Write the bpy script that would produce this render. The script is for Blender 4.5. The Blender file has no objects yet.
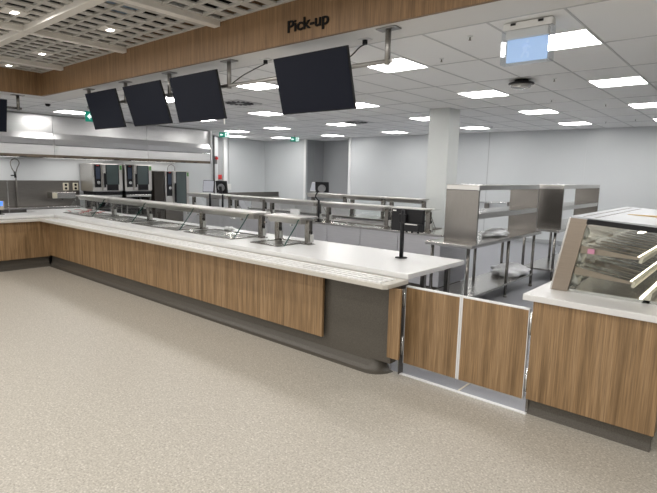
import bpy, bmesh, math, random
from mathutils import Vector, Matrix
random.seed(7)
PI = math.pi
sc = bpy.context.scene
col = sc.collection

# ------------------------------------------------------------------ materials
MATS = {}
def nmat(name):
    m = bpy.data.materials.new(name); m.use_nodes = True
    nt = m.node_tree; b = nt.nodes['Principled BSDF']
    MATS[name] = m
    return m, nt, b
def plain(name, rgb, rough=.5, metal=0, spec=None):
    m, nt, b = nmat(name)
    b.inputs['Base Color'].default_value = (*rgb, 1)
    b.inputs['Roughness'].default_value = rough
    b.inputs['Metallic'].default_value = metal
    if spec is not None: b.inputs['Specular IOR Level'].default_value = spec
    return m
def noise_color(nt, b, scale, stops, detail=4, coord='Object', vec=(1, 1, 1), rough=.55):
    tc = nt.nodes.new('ShaderNodeTexCoord'); mp = nt.nodes.new('ShaderNodeMapping')
    mp.inputs['Scale'].default_value = vec
    nz = nt.nodes.new('ShaderNodeTexNoise'); nz.inputs['Scale'].default_value = scale
    nz.inputs['Detail'].default_value = detail; nz.inputs['Roughness'].default_value = rough
    cr = nt.nodes.new('ShaderNodeValToRGB')
    el = cr.color_ramp.elements
    el[0].position, el[0].color = stops[0][0], (*stops[0][1], 1)
    el[1].position, el[1].color = stops[-1][0], (*stops[-1][1], 1)
    for p, c in stops[1:-1]:
        e = el.new(p); e.color = (*c, 1)
    L = nt.links.new
    L(tc.outputs[coord], mp.inputs['Vector']); L(mp.outputs['Vector'], nz.inputs['Vector'])
    L(nz.outputs['Fac'], cr.inputs['Fac']); L(cr.outputs['Color'], b.inputs['Base Color'])
    return nz, cr
def wood(name, a, bcol, c, rough=.45):
    m, nt, b = nmat(name)
    nz, cr = noise_color(nt, b, 3.0, [(.3, a), (.5, bcol), (.7, c)], detail=6, vec=(9, 9, .35), rough=.62)
    nz.inputs['Distortion'].default_value = .35
    b.inputs['Roughness'].default_value = rough
    L = nt.links.new
    mp = nt.nodes.new('ShaderNodeMapping'); mp.inputs['Scale'].default_value = (55, 55, 1.3)
    n2 = nt.nodes.new('ShaderNodeTexNoise'); n2.inputs['Scale'].default_value = 3; n2.inputs['Detail'].default_value = 3
    r2_ = nt.nodes.new('ShaderNodeMapRange'); r2_.inputs['From Min'].default_value = .3; r2_.inputs['From Max'].default_value = .7
    r2_.inputs['To Min'].default_value = .70; r2_.inputs['To Max'].default_value = 1.22
    mx = nt.nodes.new('ShaderNodeMix'); mx.data_type = 'RGBA'; mx.blend_type = 'MULTIPLY'; mx.inputs['Factor'].default_value = 1
    tc = [n for n in nt.nodes if n.type == 'TEX_COORD'][0]
    L(tc.outputs['Object'], mp.inputs['Vector']); L(mp.outputs['Vector'], n2.inputs['Vector']); L(n2.outputs['Fac'], r2_.inputs['Value'])
    L(cr.outputs['Color'], mx.inputs['A']); L(r2_.outputs['Result'], mx.inputs['B']); L(mx.outputs['Result'], b.inputs['Base Color'])
    return m
def steel(name, rgb, rough=.3, vec=(1, 1, 40), amt=.12):
    m, nt, b = nmat(name)
    lo = tuple(x*(1-amt) for x in rgb); hi = tuple(min(1, x*(1+amt)) for x in rgb)
    noise_color(nt, b, 4.0, [(.3, lo), (.7, hi)], vec=vec)
    b.inputs['Metallic'].default_value = 1; b.inputs['Roughness'].default_value = rough
    return m
def glassy(name, tint=(.975, .985, .98), alpha=.12, rough=.03):
    m, nt, b = nmat(name)
    L = nt.links.new
    tr = nt.nodes.new('ShaderNodeBsdfTransparent'); tr.inputs['Color'].default_value = (*tint, 1)
    gl = nt.nodes.new('ShaderNodeBsdfGlossy'); gl.inputs['Roughness'].default_value = rough
    lw = nt.nodes.new('ShaderNodeLayerWeight'); lw.inputs['Blend'].default_value = .5
    pw = nt.nodes.new('ShaderNodeMath'); pw.operation = 'POWER'; pw.inputs[1].default_value = 5
    ml = nt.nodes.new('ShaderNodeMath'); ml.operation = 'MULTIPLY'; ml.inputs[1].default_value = .8
    ad = nt.nodes.new('ShaderNodeMath'); ad.operation = 'ADD'; ad.inputs[1].default_value = alpha*.1
    mx = nt.nodes.new('ShaderNodeMixShader')
    L(lw.outputs['Facing'], pw.inputs[0]); L(pw.outputs[0], ml.inputs[0]); L(ml.outputs[0], ad.inputs[0]); L(ad.outputs[0], mx.inputs['Fac'])
    L(tr.outputs[0], mx.inputs[1]); L(gl.outputs[0], mx.inputs[2])
    L(mx.outputs[0], nt.nodes['Material Output'].inputs['Surface'])
    return m
def emis(name, rgb, s):
    m, nt, b = nmat(name)
    b.inputs['Base Color'].default_value = (*[c*.6 for c in rgb], 1)
    b.inputs['Emission Color'].default_value = (*rgb, 1); b.inputs['Emission Strength'].default_value = s
    return m

OAK = wood('oak_laminate', (.175, .104, .046), (.285, .176, .084), (.37, .24, .126))
OAKB = wood('oak_laminate_fascia', (.175, .100, .045), (.228, .133, .062), (.275, .163, .079), .5)
m, nt, b = nmat('speckled_vinyl'); FLOOR = m
noise_color(nt, b, 78, [(.28, (.30, .275, .232)), (.45, (.445, .412, .355)), (.55, (.475, .44, .38)), (.72, (.69, .655, .59))], detail=2, rough=.7)
b.inputs['Roughness'].default_value = .42
m, nt, b = nmat('grey_safety_vinyl'); KFLOOR = m
noise_color(nt, b, 120, [(.3, (.26, .265, .29)), (.7, (.32, .325, .35))], detail=2); b.inputs['Roughness'].default_value = .45
m, nt, b = nmat('charcoal_vinyl'); VINYL = m
noise_color(nt, b, 160, [(.3, (.072, .063, .051)), (.7, (.112, .100, .083))], detail=2); b.inputs['Roughness'].default_value = .42
m, nt, b = nmat('wall_panel_white'); WALL = m
noise_color(nt, b, .7, [(.3, (.60, .62, .63)), (.7, (.63, .65, .66))]); b.inputs['Roughness'].default_value = .28
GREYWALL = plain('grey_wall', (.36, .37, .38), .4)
m, nt, b = nmat('ceiling_tile'); TILE = m
noise_color(nt, b, 90, [(.3, (.86, .86, .85)), (.7, (.89, .89, .88))]); b.inputs['Roughness'].default_value = .9
TBAR = plain('ceiling_t_bar', (.56, .56, .56), .5)
PLASTER = plain('painted_plaster', (.74, .73, .71), .8)
LATT = plain('lattice_white', (.50, .485, .455), .55)
BEAMW = plain('beam_white', (.74, .71, .66), .5)
VOID = plain('void_dark', (.006, .006, .006), .9)
DUCT = plain('duct_foil', (.42, .55, .72), .6, 0)
m, nt, b = nmat('solid_surface_white'); WHITE = m
noise_color(nt, b, 60, [(.3, (.70, .697, .69)), (.7, (.73, .727, .72))]); b.inputs['Roughness'].default_value = .28
TRIMW = plain('trim_white', (.80, .80, .80), .35)
STEEL = steel('brushed_steel', (.60, .585, .56), .22, amt=.05)
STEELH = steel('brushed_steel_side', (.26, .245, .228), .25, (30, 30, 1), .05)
HOODS = steel('hood_steel', (.66, .65, .645), .30, (1, 1, 30), .05)
DARKST = steel('dark_steel', (.20, .188, .172), .36)
CHROME = plain('chrome', (.72, .72, .72), .18, 1)
BLACK = plain('black_plastic', (.013, .013, .015), .45, 0, .25)
SCREEN = plain('switched_off_screen', (.012, .014, .023), .35, 0, .08)
DKBROWN = plain('dark_recess', (.035, .028, .022), .5)
RED = plain('red_plastic', (.55, .03, .03), .4)
WPLAST = plain('white_plastic', (.75, .75, .74), .4)
CREAM = plain('cream_plastic', (.62, .58, .46), .4)
GREENE = plain('glass_edge_green', (.02, .075, .062), .15)
GLASS = glassy('clear_glass')
WRAP = glassy('plastic_film', (.80, .82, .84), .6, .25)
ACRYL = glassy('acrylic', (.96, .97, .98), .25, .05)
OVENG = plain('oven_window', (.07, .095, .095), .08, 0, .8)
BLUEFILM = emis('blue_film_backlit', (.40, .56, .82), .62)
BLUEMAN = emis('pale_blue_film_backlit', (.46, .60, .83), .64)
GREENS = emis('exit_green_lit', (.0, .25, .17), .6)
WHITES = emis('exit_white_lit', (.85, 1, .95), .9)
BLUESCR = emis('blue_screen_lit', (.08, .25, .95), 1.0)
GREYSCR = emis('grey_screen_lit', (.42, .43, .48), .35)
BLUEDISP = emis('oven_display_lit', (.03, .045, .08), .2)
LED = emis('led_strip_lit', (1, .91, .72), 4)
PANEL = emis('ceiling_light_lit', (1, .985, .96), 20)
HOODLAMP = emis('hood_lamp_lit', (1, .98, .95), 3)
SPOT = emis('downlight_lit', (1, .96, .9), 12)
PAPER = plain('paper_white', (.80, .80, .80), .7)
PINK = plain('pink_sticker', (.55, .25, .36), .6)
PINE = plain('pine_stick', (.66, .47, .22), .6)
WARMSTEEL = steel('warm_brushed_steel', (.31, .262, .215), .36, (1, 1, 25), .05)
GREENST = plain('green_sticker', (.10, .30, .08), .5)
GASKET = plain('rubber_grey', (.18, .18, .18), .6)
BROWNRIM = steel('hood_channel', (.16, .13, .10), .45)
steel('oven_steel', (.60, .58, .555), .38, amt=.04)
LILAC = steel('satin_panel', (.72, .715, .73), .45, (1, 1, 20), .05)

# ------------------------------------------------------------------ geometry helpers
def B(): return bmesh.new()
def box(bm, x0, x1, y0, y1, z0, z1, bev=0, mat=None, seg=2):
    xs = sorted((x0, x1)); ys = sorted((y0, y1)); zs = sorted((z0, z1))
    vs = [bm.verts.new((x, y, z)) for z in zs for y in ys for x in xs]
    fs = [(0, 2, 3, 1), (4, 5, 7, 6), (0, 1, 5, 4), (2, 6, 7, 3), (0, 4, 6, 2), (1, 3, 7, 5)]
    faces = [bm.faces.new([vs[i] for i in f]) for f in fs]
    if mat: bmesh.ops.transform(bm, matrix=mat, verts=vs)
    if bev:
        es = list({e for f in faces for e in f.edges})
        bmesh.ops.bevel(bm, geom=es, offset=bev, segments=seg, profile=.6, affect='EDGES')
    return bm
def cyl(bm, p0, p1, r, seg=16, r1=None):
    p0 = Vector(p0); p1 = Vector(p1); d = p1-p0
    q = Vector((0, 0, 1)).rotation_difference(d.normalized()).to_matrix()
    r1 = r if r1 is None else r1
    a = [bm.verts.new(p0 + q @ Vector((r*math.cos(2*PI*k/seg), r*math.sin(2*PI*k/seg), 0))) for k in range(seg)]
    c = [bm.verts.new(p1 + q @ Vector((r1*math.cos(2*PI*k/seg), r1*math.sin(2*PI*k/seg), 0))) for k in range(seg)]
    for k in range(seg):
        f = bm.faces.new((a[k], a[(k+1) % seg], c[(k+1) % seg], c[k])); f.smooth = True
    bm.faces.new(a[::-1]); bm.faces.new(c)
    return bm
def tube(bm, pts, r, seg=8):
    pts = [Vector(p) for p in pts]; rings = []
    up = Vector((0, 0, 1))
    for i, p in enumerate(pts):
        d = (pts[min(i+1, len(pts)-1)]-pts[max(i-1, 0)]).normalized()
        s = d.cross(up)
        if s.length < 1e-3: s = d.cross(Vector((0, 1, 0)))
        s.normalize(); u = s.cross(d)
        rings.append([bm.verts.new(p + r*(math.cos(2*PI*k/seg)*s + math.sin(2*PI*k/seg)*u)) for k in range(seg)])
    for a, c in zip(rings, rings[1:]):
        for k in range(seg):
            f = bm.faces.new((a[k], a[(k+1) % seg], c[(k+1) % seg], c[k])); f.smooth = True
    bm.faces.new(rings[0][::-1]); bm.faces.new(rings[-1])
    return bm
def smoothpath(pts, n=6):
    P = [Vector(p) for p in pts]; out = []
    for i in range(len(P)-1):
        a, b_, c, d = P[max(i-1, 0)], P[i], P[i+1], P[min(i+2, len(P)-1)]
        for k in range(n):
            t = k/n
            out.append(.5*((2*b_)+(-a+c)*t+(2*a-5*b_+4*c-d)*t*t+(-a+3*b_-3*c+d)*t**3))
    out.append(P[-1]); return out
def prism(bm, prof, axis, a, c):
    """prof: 2-D polygon; axis 'x': prof=(y,z); 'y': prof=(x,z); 'z': prof=(x,y)"""
    def mk(p, t):
        return {'x': (t, p[0], p[1]), 'y': (p[0], t, p[1]), 'z': (p[0], p[1], t)}[axis]
    va = [bm.verts.new(mk(p, a)) for p in prof]; vc = [bm.verts.new(mk(p, c)) for p in prof]
    n = len(prof)
    for k in range(n): bm.faces.new((va[k], va[(k+1) % n], vc[(k+1) % n], vc[k]))
    bm.faces.new(va[::-1]); bm.faces.new(vc)
    bmesh.ops.recalc_face_normals(bm, faces=bm.faces)
    return bm
def sheet(bm, path, t, axis, a, c):
    """a bent sheet of thickness t following a 2-D path, extruded along axis"""
    P = [Vector(p) for p in path]; L1 = []; L2 = []
    for i, p in enumerate(P):
        d = (P[min(i+1, len(P)-1)]-P[max(i-1, 0)]).normalized(); nrm = Vector((-d.y, d.x))
        L1.append(p+nrm*t/2); L2.append(p-nrm*t/2)
    return prism(bm, L1+L2[::-1], axis, a, c)
def lathe(bm, prof, c, seg=24):
    rings = []
    for r, z in prof:
        rings.append([bm.verts.new((c[0]+r*math.cos(2*PI*k/seg), c[1]+r*math.sin(2*PI*k/seg), c[2]+z)) for k in range(seg)])
    for a, d in zip(rings, rings[1:]):
        for k in range(seg):
            f = bm.faces.new((a[k], a[(k+1) % seg], d[(k+1) % seg], d[k])); f.smooth = True
    bm.faces.new(rings[0][::-1]); bm.faces.new(rings[-1])
    bmesh.ops.recalc_face_normals(bm, faces=bm.faces)
    return bm

WL = {}                                    # world location of every object made here
def obj(name, bm, mat, parent=None, at=None, label=None):
    xs = [v.co.x for v in bm.verts]; ys = [v.co.y for v in bm.verts]; zs = [v.co.z for v in bm.verts]
    if at is None: at = ((min(xs)+max(xs))/2, (min(ys)+max(ys))/2, min(zs))
    at = Vector(at)
    bmesh.ops.translate(bm, verts=bm.verts, vec=-at)
    bmesh.ops.recalc_face_normals(bm, faces=bm.faces)
    me = bpy.data.meshes.new(name); bm.to_mesh(me); bm.free()
    me.materials.append(mat)
    o = bpy.data.objects.new(name, me); col.objects.link(o)
    if parent is not None:
        o.parent = parent; o.location = at - WL[parent.name]
    else: o.location = at
    WL[o.name] = at
    if label: o['label'] = label
    return o
def tag(o, label, cat, group=None):
    o['label'] = label; o['category'] = cat
    if group: o['group'] = group
    return o
def thing(name, label, cat, loc, group=None):
    o = bpy.data.objects.new(name, None); o.empty_display_size = .1
    col.objects.link(o); o.location = loc; WL[o.name] = Vector(loc)
    return tag(o, label, cat, group)
def struct(name, bm, mat, parent=None):
    o = obj(name, bm, mat, parent)
    o['kind'] = 'structure'
    return o
def kids(o): return [c for c in col.objects if c.parent == o]
def dup(root, loc, label, rotz=None, group=None):
    def cp(o, parent):
        c = o.copy(); col.objects.link(c)
        if parent is not None: c.parent = parent
        for ch in kids(o): cp(ch, c)
        return c
    r = cp(root, None); r.location = loc; r['label'] = label
    if rotz is not None: r.rotation_euler = (0, 0, rotz)
    if group: r['group'] = group
    return r

# ------------------------------------------------------------------ camera
cam = bpy.data.cameras.new('camera'); cam.sensor_width = 36; cam.lens = 501.95/657*36
cam.clip_start = .05; cam.clip_end = 200
co = bpy.data.objects.new('camera', cam); col.objects.link(co)
yaw, pit, rol = .70767, -.143166, .02237
f = Vector((-math.sin(yaw)*math.cos(pit), math.cos(yaw)*math.cos(pit), math.sin(pit)))
r = Vector((math.cos(yaw), math.sin(yaw), 0)); u = r.cross(f)
r2 = math.cos(rol)*r + math.sin(rol)*u; u2 = -math.sin(rol)*r + math.cos(rol)*u
Mx = Matrix((r2, u2, -f)).transposed().to_4x4(); Mx.translation = (0, 0, 1.73)
co.matrix_world = Mx
sc.camera = co

# ------------------------------------------------------------------ room shell
CZ = 3.0
bm = box(B(), -9.62, 5, -8, 3.655, -.1, 0); box(bm, -.39, 5, 3.655, 8.0, -.1, 0)
struct('floor', bm, FLOOR)
bm = B(); box(bm, -15.6, -.39, 3.655, 8.0, -.1, 0); box(bm, -15.6, 5, 8.0, 15.1, -.1, 0); box(bm, -15.6, -9.62, -2, 3.655, -.1, 0)
struct('floor_kitchen', bm, KFLOOR)
struct('wall_left', box(B(), -15.1, -15.0, -2, 11.3, 0, CZ), WALL)
struct('wall_left_rear', box(B(), -15.6, -15.5, 11.3, 14.1, 0, CZ), WALL)
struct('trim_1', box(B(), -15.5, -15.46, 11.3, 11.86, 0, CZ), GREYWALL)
struct('trim_2', box(B(), -15.5, -15.38, 11.86, 12.0, 0, CZ, .01), TRIMW)
struct('wall_back_left', box(B(), -15.6, -13.2, 14.0, 14.1, 0, CZ), WALL)
bm = B(); box(bm, -13.3, -13.2, 14.1, 15.0, 0, CZ); box(bm, -13.3, -11.0, 15.0, 15.1, 0, CZ); box(bm, -11.1, -11.0, 14.1, 15.0, 0, CZ)
struct('wall_back_recess', bm, GREYWALL)
struct('wall_back', box(B(), -11.1, 5, 14.0, 14.1, 0, CZ), WALL)
struct('trim_3', box(B(), -13.28, -13.17, 13.97, 14.0, 0, CZ, .005), TRIMW)
struct('trim_4', box(B(), -11.13, -11.02, 13.97, 14.0, 0, CZ, .005), TRIMW)
bm = B()
for x in (-13.17+.0, ): box(bm, x-.0, x+.012, 14.4, 14.43, 0, CZ)
for x in (-6.05, ): box(bm, x, x+.014, 13.992, 14.0, 0, CZ)
struct('trim_5', bm, plain('panel_joint', (.40, .41, .42), .5))
bm = B()
for x in (-3.5, -1.1): box(bm, x, x+.010, 13.995, 14.0, 0, CZ)
struct('trim_8', bm, plain('panel_joint_pale', (.60, .61, .62), .4))
struct('wall_right', box(B(), 5, 5.1, -8, 14.1, 0, 4.3), WALL)
struct('baseboard_back', box(B(), -11.1, 5, 13.93, 14.0, 0, .12, .01), GREYWALL)
# column
struct('column', box(B(), -4.98, -4.55, 8.69, 9.12, 0, CZ, .012), plain('column_white', (.62, .64, .63), .25))
# kitchen ceiling: plaster border, tiles, grid
bm = B(); box(bm, -10.43, 5, 3.70, 4.14, CZ, CZ+.08); box(bm, -10.43, -9.99, -2, 3.70, CZ, CZ+.08)
struct('ceiling_border', bm, PLASTER)
bm = B(); box(bm, -15.6, 5, 4.14, 15.1, CZ, CZ+.06); box(bm, -15.6, -10.43, -2, 4.14, CZ, CZ+.06)
struct('ceiling', bm, TILE)
bm = B(); GX, GY = .607, 1.222
k = 0
while -1.275+GX*10-GX*k > -15.5:
    x = -1.275+GX*10-GX*k; k += 1
    if x > 4.9: continue
    box(bm, x-.009, x+.009, 4.14 if x > -10.44 else -2, 14, CZ-.004, CZ+.002)
for j in range(-5, 9):
    y = 4.14+GY*j
    if j < 0: box(bm, -15.0, -10.43, y-.008, y+.008, CZ-.0045, CZ+.001)
    else: box(bm, -15.0, 5, y-.008, y+.008, CZ-.0045, CZ+.001)
struct('ceiling_grid', bm, TBAR)
# wood bulkhead
FT = 3.39
struct('bulkhead_front', box(B(), -9.95, 5, 3.66, 3.70, CZ-.003, FT+.1), OAKB)
struct('bulkhead_left', box(B(), -9.99, -9.95, -2.5, 3.70, CZ-.003, FT+.1), OAKB)
struct('ceiling_void', box(B(), -10.4, 5.1, -8, 3.75, 4.3, 4.4), VOID)
struct('wall_void', box(B(), -10.4, 5.1, 3.72, 3.80, CZ+.08, 4.4), VOID)
struct('wall_void_left', box(B(), -10.4, -10.3, -8, 3.75, CZ+.08, 4.4), VOID)
# open-cell lattice ceiling in bays between white beams
BX = [-9.02, -6.93, -4.84, -2.75, -.66, 1.43, 3.52]
YB = [2.42, -.55, -3.5]
P_ = .232
bays_x = [(-9.95, BX[0])] + list(zip(BX, BX[1:])) + [(BX[-1], 5)]
bays_y = [(2.42, 3.66), (-.55, 2.42), (-3.5, -.55)]
DL = []
for (xa, xb) in bays_x:
    for (ya, yb) in bays_y:
        bm = B(); xa_, xb_, ya_, yb_ = xa+.04, xb-.04, ya+.04, yb-.01
        nx = max(1, round((xb_-xa_)/P_)); ny = max(1, round((yb_-ya_)/.245))
        px = (xb_-xa_)/nx
        for i in range(nx+1):                                # flats between the slots
            x = xa_+px*i; box(bm, x-.058, x+.058, ya_, yb_, FT+.004, FT+.018)
        for j in range(ny+1):
            y = ya_+(yb_-ya_)*j/ny; box(bm, xa_, xb_, y-.016, y+.016, FT-.006, FT+.024)
        struct('ceiling_lattice', bm, LATT)
for x in BX:
    struct('ceiling_beam', box(B(), x-.055, x+.055, -3.5, 3.655, FT-.06, FT+.06, .008), BEAMW)
for y in YB:
    struct('ceiling_beam', box(B(), -9.95, 5, y-.055, y+.055, FT-.055, FT+.055, .008), BEAMW)

# ducts in the void, seen through the lattice
d = tag(obj('air_duct', tube(B(), [(-6.1, 3.15, 3.78), (-3, 3.15, 3.78), (-1, 3.15, 3.78)], .24, 20), DUCT), 'foil wrapped round air duct above the white lattice ceiling', 'duct')

# downlights set in the lattice
SPOTS = [(-6.13, 3.06, 'square downlight in the lattice ceiling, nearest to the wood bulkhead in the middle bay'),
         (-8.22, 3.06, 'square downlight in the lattice ceiling in the bay next to the left corner'),
         (-9.62, 3.06, 'square downlight in the lattice ceiling at the far left corner of the bulkhead'),
         (-6.33, 2.1, 'square downlight in the lattice ceiling on the near side of the cross beam')]
dl0 = None
for i, (x, y, lab) in enumerate(SPOTS):
    if dl0 is None:
        t = thing('downlight', lab, 'ceiling light', (x, y, FT-.01), 'downlights in the lattice ceiling')
        obj('frame', box(B(), x-.118, x+.118, y-.118, y+.118, FT-.012, FT+.02, .004), BEAMW, t)
        obj('lens', box(B(), x-.045, x+.045, y-.03, y+.03, FT-.016, FT-.010), SPOT, t)
        dl0 = t
    else: dup(dl0, (x, y, FT-.01), lab)

# ------------------------------------------------------------------ ceiling light panels
LC = {'A': -1.57, 'B': -3.40, 'C': -5.81, 'D': -8.30, 'E': -10.72, 'F': -12.7}
LR = [5.07, 7.54, 10.05, 12.5]
LX = {('F', 0): (-12.1, 5.06), ('E', 3): (-11.0, 12.95), ('F', 3): (-13.4, 12.9), ('F', 2): (-12.7, 10.3), ('G', 3): (-14.5, 11.7), ('D', 3): (-8.4, 12.7), ('D', 2): (-8.35, 10.15), ('E', 2): (-10.72, 10.15)}
LL = {
 ('A', 0): 'square ceiling light panel directly behind the hanging exit sign with blue film',
 ('A', 1): 'square ceiling light panel above the display case, second row from the bulkhead',
 ('A', 2): 'square ceiling light panel cut by the right photo edge, third row from the bulkhead',
 ('A', 3): 'square ceiling light panel at the right photo edge, closest to the back wall',
 ('B', 0): 'square ceiling light panel behind the rightmost ceiling pole of the monitor rail',
 ('B', 1): 'square ceiling light panel left of the round glass dome on the ceiling',
 ('B', 2): 'square ceiling light panel below and right of the round glass dome, third row',
 ('B', 3): 'square ceiling light panel near the back wall above the second steel table',
 ('C', 0): 'square ceiling light panel just left of the largest monitor, front row',
 ('C', 1): 'square ceiling light panel peeking out right of the largest monitor',
 ('C', 2): 'square ceiling light panel partly hidden by the left side of the white column',
 ('C', 3): 'square ceiling light panel right of the white column close to the back wall',
 ('D', 0): 'square ceiling light panel seen between the second and third monitors',
 ('D', 1): 'square ceiling light panel left of and below the largest monitor, second row',
 ('D', 2): 'square ceiling light panel beside the rear air vent, third row',
 ('D', 3): 'square ceiling light panel left of the column close to the back wall',
 ('E', 1): 'square ceiling light panel seen under the third monitor',
 ('E', 2): 'square ceiling light panel above the green exit sign on the back wall',
 ('E', 3): 'square ceiling light panel just in front of the grey wall recess',
 ('F', 0): 'square ceiling light panel in front of the steel exhaust hood',
 ('F', 2): 'square ceiling light panel beside the green exit sign near the hood end, nearer one',
 ('G', 3): 'thin looking ceiling light panel beside the green exit sign near the hood end, farther one',
 ('F', 3): 'square ceiling light panel in the far left back corner of the kitchen',
}
lp0 = None
for (c, r_), lab in LL.items():
    x, y = LX.get((c, r_)) or (LC[c], LR[r_])
    if lp0 is None:
        t = thing('ceiling_light', lab, 'ceiling light', (x, y, CZ-.012), 'square light panels in the tiled ceiling')
        bm = B()
        for (a, b_, cc, e) in ((-.298, .298, -.298, -.283), (-.298, .298, .283, .298), (-.298, -.283, -.283, .283), (.283, .298, -.283, .283)):
            box(bm, x+a, x+b_, y+cc, y+e, CZ-.012, CZ-.0005)
        obj('frame', bm, TRIMW, t)
        obj('diffuser', box(B(), x-.283, x+.283, y-.283, y+.283, CZ-.009, CZ-.0005), PANEL, t)
        lp0 = t
    else: dup(lp0, (x, y, CZ-.012), lab)

# ------------------------------------------------------------------ ceiling fittings
sp0 = None
SPR = [(-2.17, 4.45, 'tiny sprinkler head on the ceiling left of the hanging exit sign'),
       (-2.80, 5.09, 'tiny sprinkler head on the ceiling beside the rightmost pole of the monitor rail'),
       (-2.17, 6.89, 'tiny sprinkler head on the ceiling right of the round glass dome'),
       (-2.74, 8.65, 'tiny sprinkler head on the ceiling below the round glass dome'),
       (-2.16, 9.62, 'tiny sprinkler head left of the third row light at the right photo edge'),
       (-2.76, 12.44, 'tiny sprinkler head close to the back wall right of the light above the second table'),
       (-2.16, 12.21, 'tiny sprinkler head close to the back wall at the right photo edge'),
       (-5.26, 12.28, 'tiny sprinkler head close to the back wall right of the white column'),
       (-6.9, 4.62, 'tiny sprinkler head on the ceiling left of the largest monitor')]
for x, y, lab in SPR:
    if sp0 is None:
        t = thing('sprinkler', lab, 'sprinkler', (x, y, CZ-.04), 'sprinkler heads on the ceiling')
        obj('escutcheon', lathe(B(), [(.026, 0), (.026, -.005), (.012, -.010)], (x, y, CZ+.001)), WPLAST, t)
        bm = cyl(B(), (x, y, CZ-.012), (x, y, CZ-.034), .006); cyl(bm, (x, y, CZ-.034), (x, y, CZ-.037), .013)
        obj('nozzle', bm, DARKST, t); sp0 = t
    else: dup(sp0, (x, y, CZ-.04), lab)
# round dome
x, y = -2.53, 6.74
t = thing('dome_fitting', 'round ceiling fitting with black rim and clear glass dome', 'ceiling fitting', (x, y, CZ-.12))
obj('rim', lathe(B(), [(.085, 0), (.09, -.03), (.155, -.04), (.16, -.058), (.14, -.064)], (x, y, CZ-.002), 32), BLACK, t)
obj('dome', lathe(B(), [(.14, 0), (.135, -.02), (.11, -.038), (.06, -.05), (.01, -.054)], (x, y, CZ-.064), 32), plain('dome_glass', (.45, .44, .42), .12, .6), t)
# dome camera
x, y = -10.75, 4.05
t = thing('dome_camera', 'small dark dome camera on the ceiling near the left bulkhead corner', 'camera', (x, y, CZ-.08))
obj('mount', lathe(B(), [(.07, 0), (.07, -.02), (.05, -.03)], (x, y, CZ-.006)), WPLAST, t)
obj('dome', lathe(B(), [(.05, 0), (.045, -.03), (.025, -.046), (.004, -.05)], (x, y, CZ-.036)), BLACK, t)
# swirl air vents
def vent(x, y, lab):
    t = thing('air_vent', lab, 'air vent', (x, y, CZ-.02), 'square swirl air vents in the ceiling')
    obj('plate', box(B(), x-.295, x+.295, y-.295, y+.295, CZ-.012, CZ-.001), TBAR, t)
    for k in range(16):
        a = 2*PI*k/16
        mt = Matrix.Translation((x, y, 0)) @ Matrix.Rotation(a, 4, 'Z')
        obj('slot', box(B(), .09, .26, -.02, .02, CZ-.019, CZ-.011, mat=mt), BLACK, t)
    return t
v0 = vent(-7.5, 6.15, 'dark swirl air vent in the ceiling left of the largest monitor')
dup(v0, (-7.65, 9.9, CZ-.02), 'dark swirl air vent in the ceiling right of and behind the largest monitor')

# hanging exit sign with blue film
x0, x1, y = -1.79, -1.39, 4.30
t = thing('exit_sign', 'hanging exit sign in clear cover still wearing its blue protective film', 'exit sign', ((x0+x1)/2, y, 2.66))
bm = box(B(), x0, x1, y-.045, y+.045, 2.935, CZ-.006, .012); box(bm, x0+.03, x1-.03, y-.04, y+.04, 2.865, 2.935, .01)
obj('housing', bm, WPLAST, t)
obj('clip', box(B(), x0+.07, x0+.11, y-.052, y-.044, 2.968, 2.985), BLACK, t); obj('clip', box(B(), x1-.11, x1-.07, y-.052, y-.044, 2.968, 2.985), BLACK, t)
pn = obj('light_panel', box(B(), x0+.035, x1-.035, y-.008, y+.008, 2.685, 2.868), BLUEFILM, t)
bm = B(); yy = y-.010; cx = (x0+x1)/2
cyl(bm, (cx+.005, yy+.001, 2.838), (cx+.005, yy-.0005, 2.838), .014)
for a, b_, w in (((-.005, 2.815), (-.015, 2.765), .016), ((-.015, 2.765), (-.04, 2.715), .009), ((-.015, 2.765), (.018, 2.745), .009), ((.018, 2.745), (.012, 2.71), .008), ((-.005, 2.812), (.028, 2.79), .007), ((-.005, 2.812), (-.035, 2.79), .007)):
    dx, dz = b_[0]-a[0], b_[1]-a[1]; l = math.hypot(dx, dz); nx_, nz_ = -dz/l*w, dx/l*w
    prism(bm, [(cx+a[0]+nx_, a[1]+nz_), (cx+b_[0]+nx_, b_[1]+nz_), (cx+b_[0]-nx_, b_[1]-nz_), (cx+a[0]-nx_, a[1]-nz_)], 'y', yy, yy+.002)
obj('running_figure', bm, BLUEMAN, pn)
bm = B(); box(bm, x0, x1, y-.047, y-.043, 2.67, 2.935); box(bm, x0, x1, y+.043, y+.047, 2.67, 2.935); box(bm, x0, x1, y-.043, y+.043, 2.666, 2.671)
box(bm, x0-.002, x0+.003, y-.047, y+.047, 2.67, 2.935); box(bm, x1-.003, x1+.002, y-.047, y+.047, 2.67, 2.935)
obj('clear_cover', bm, ACRYL, t)
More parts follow.
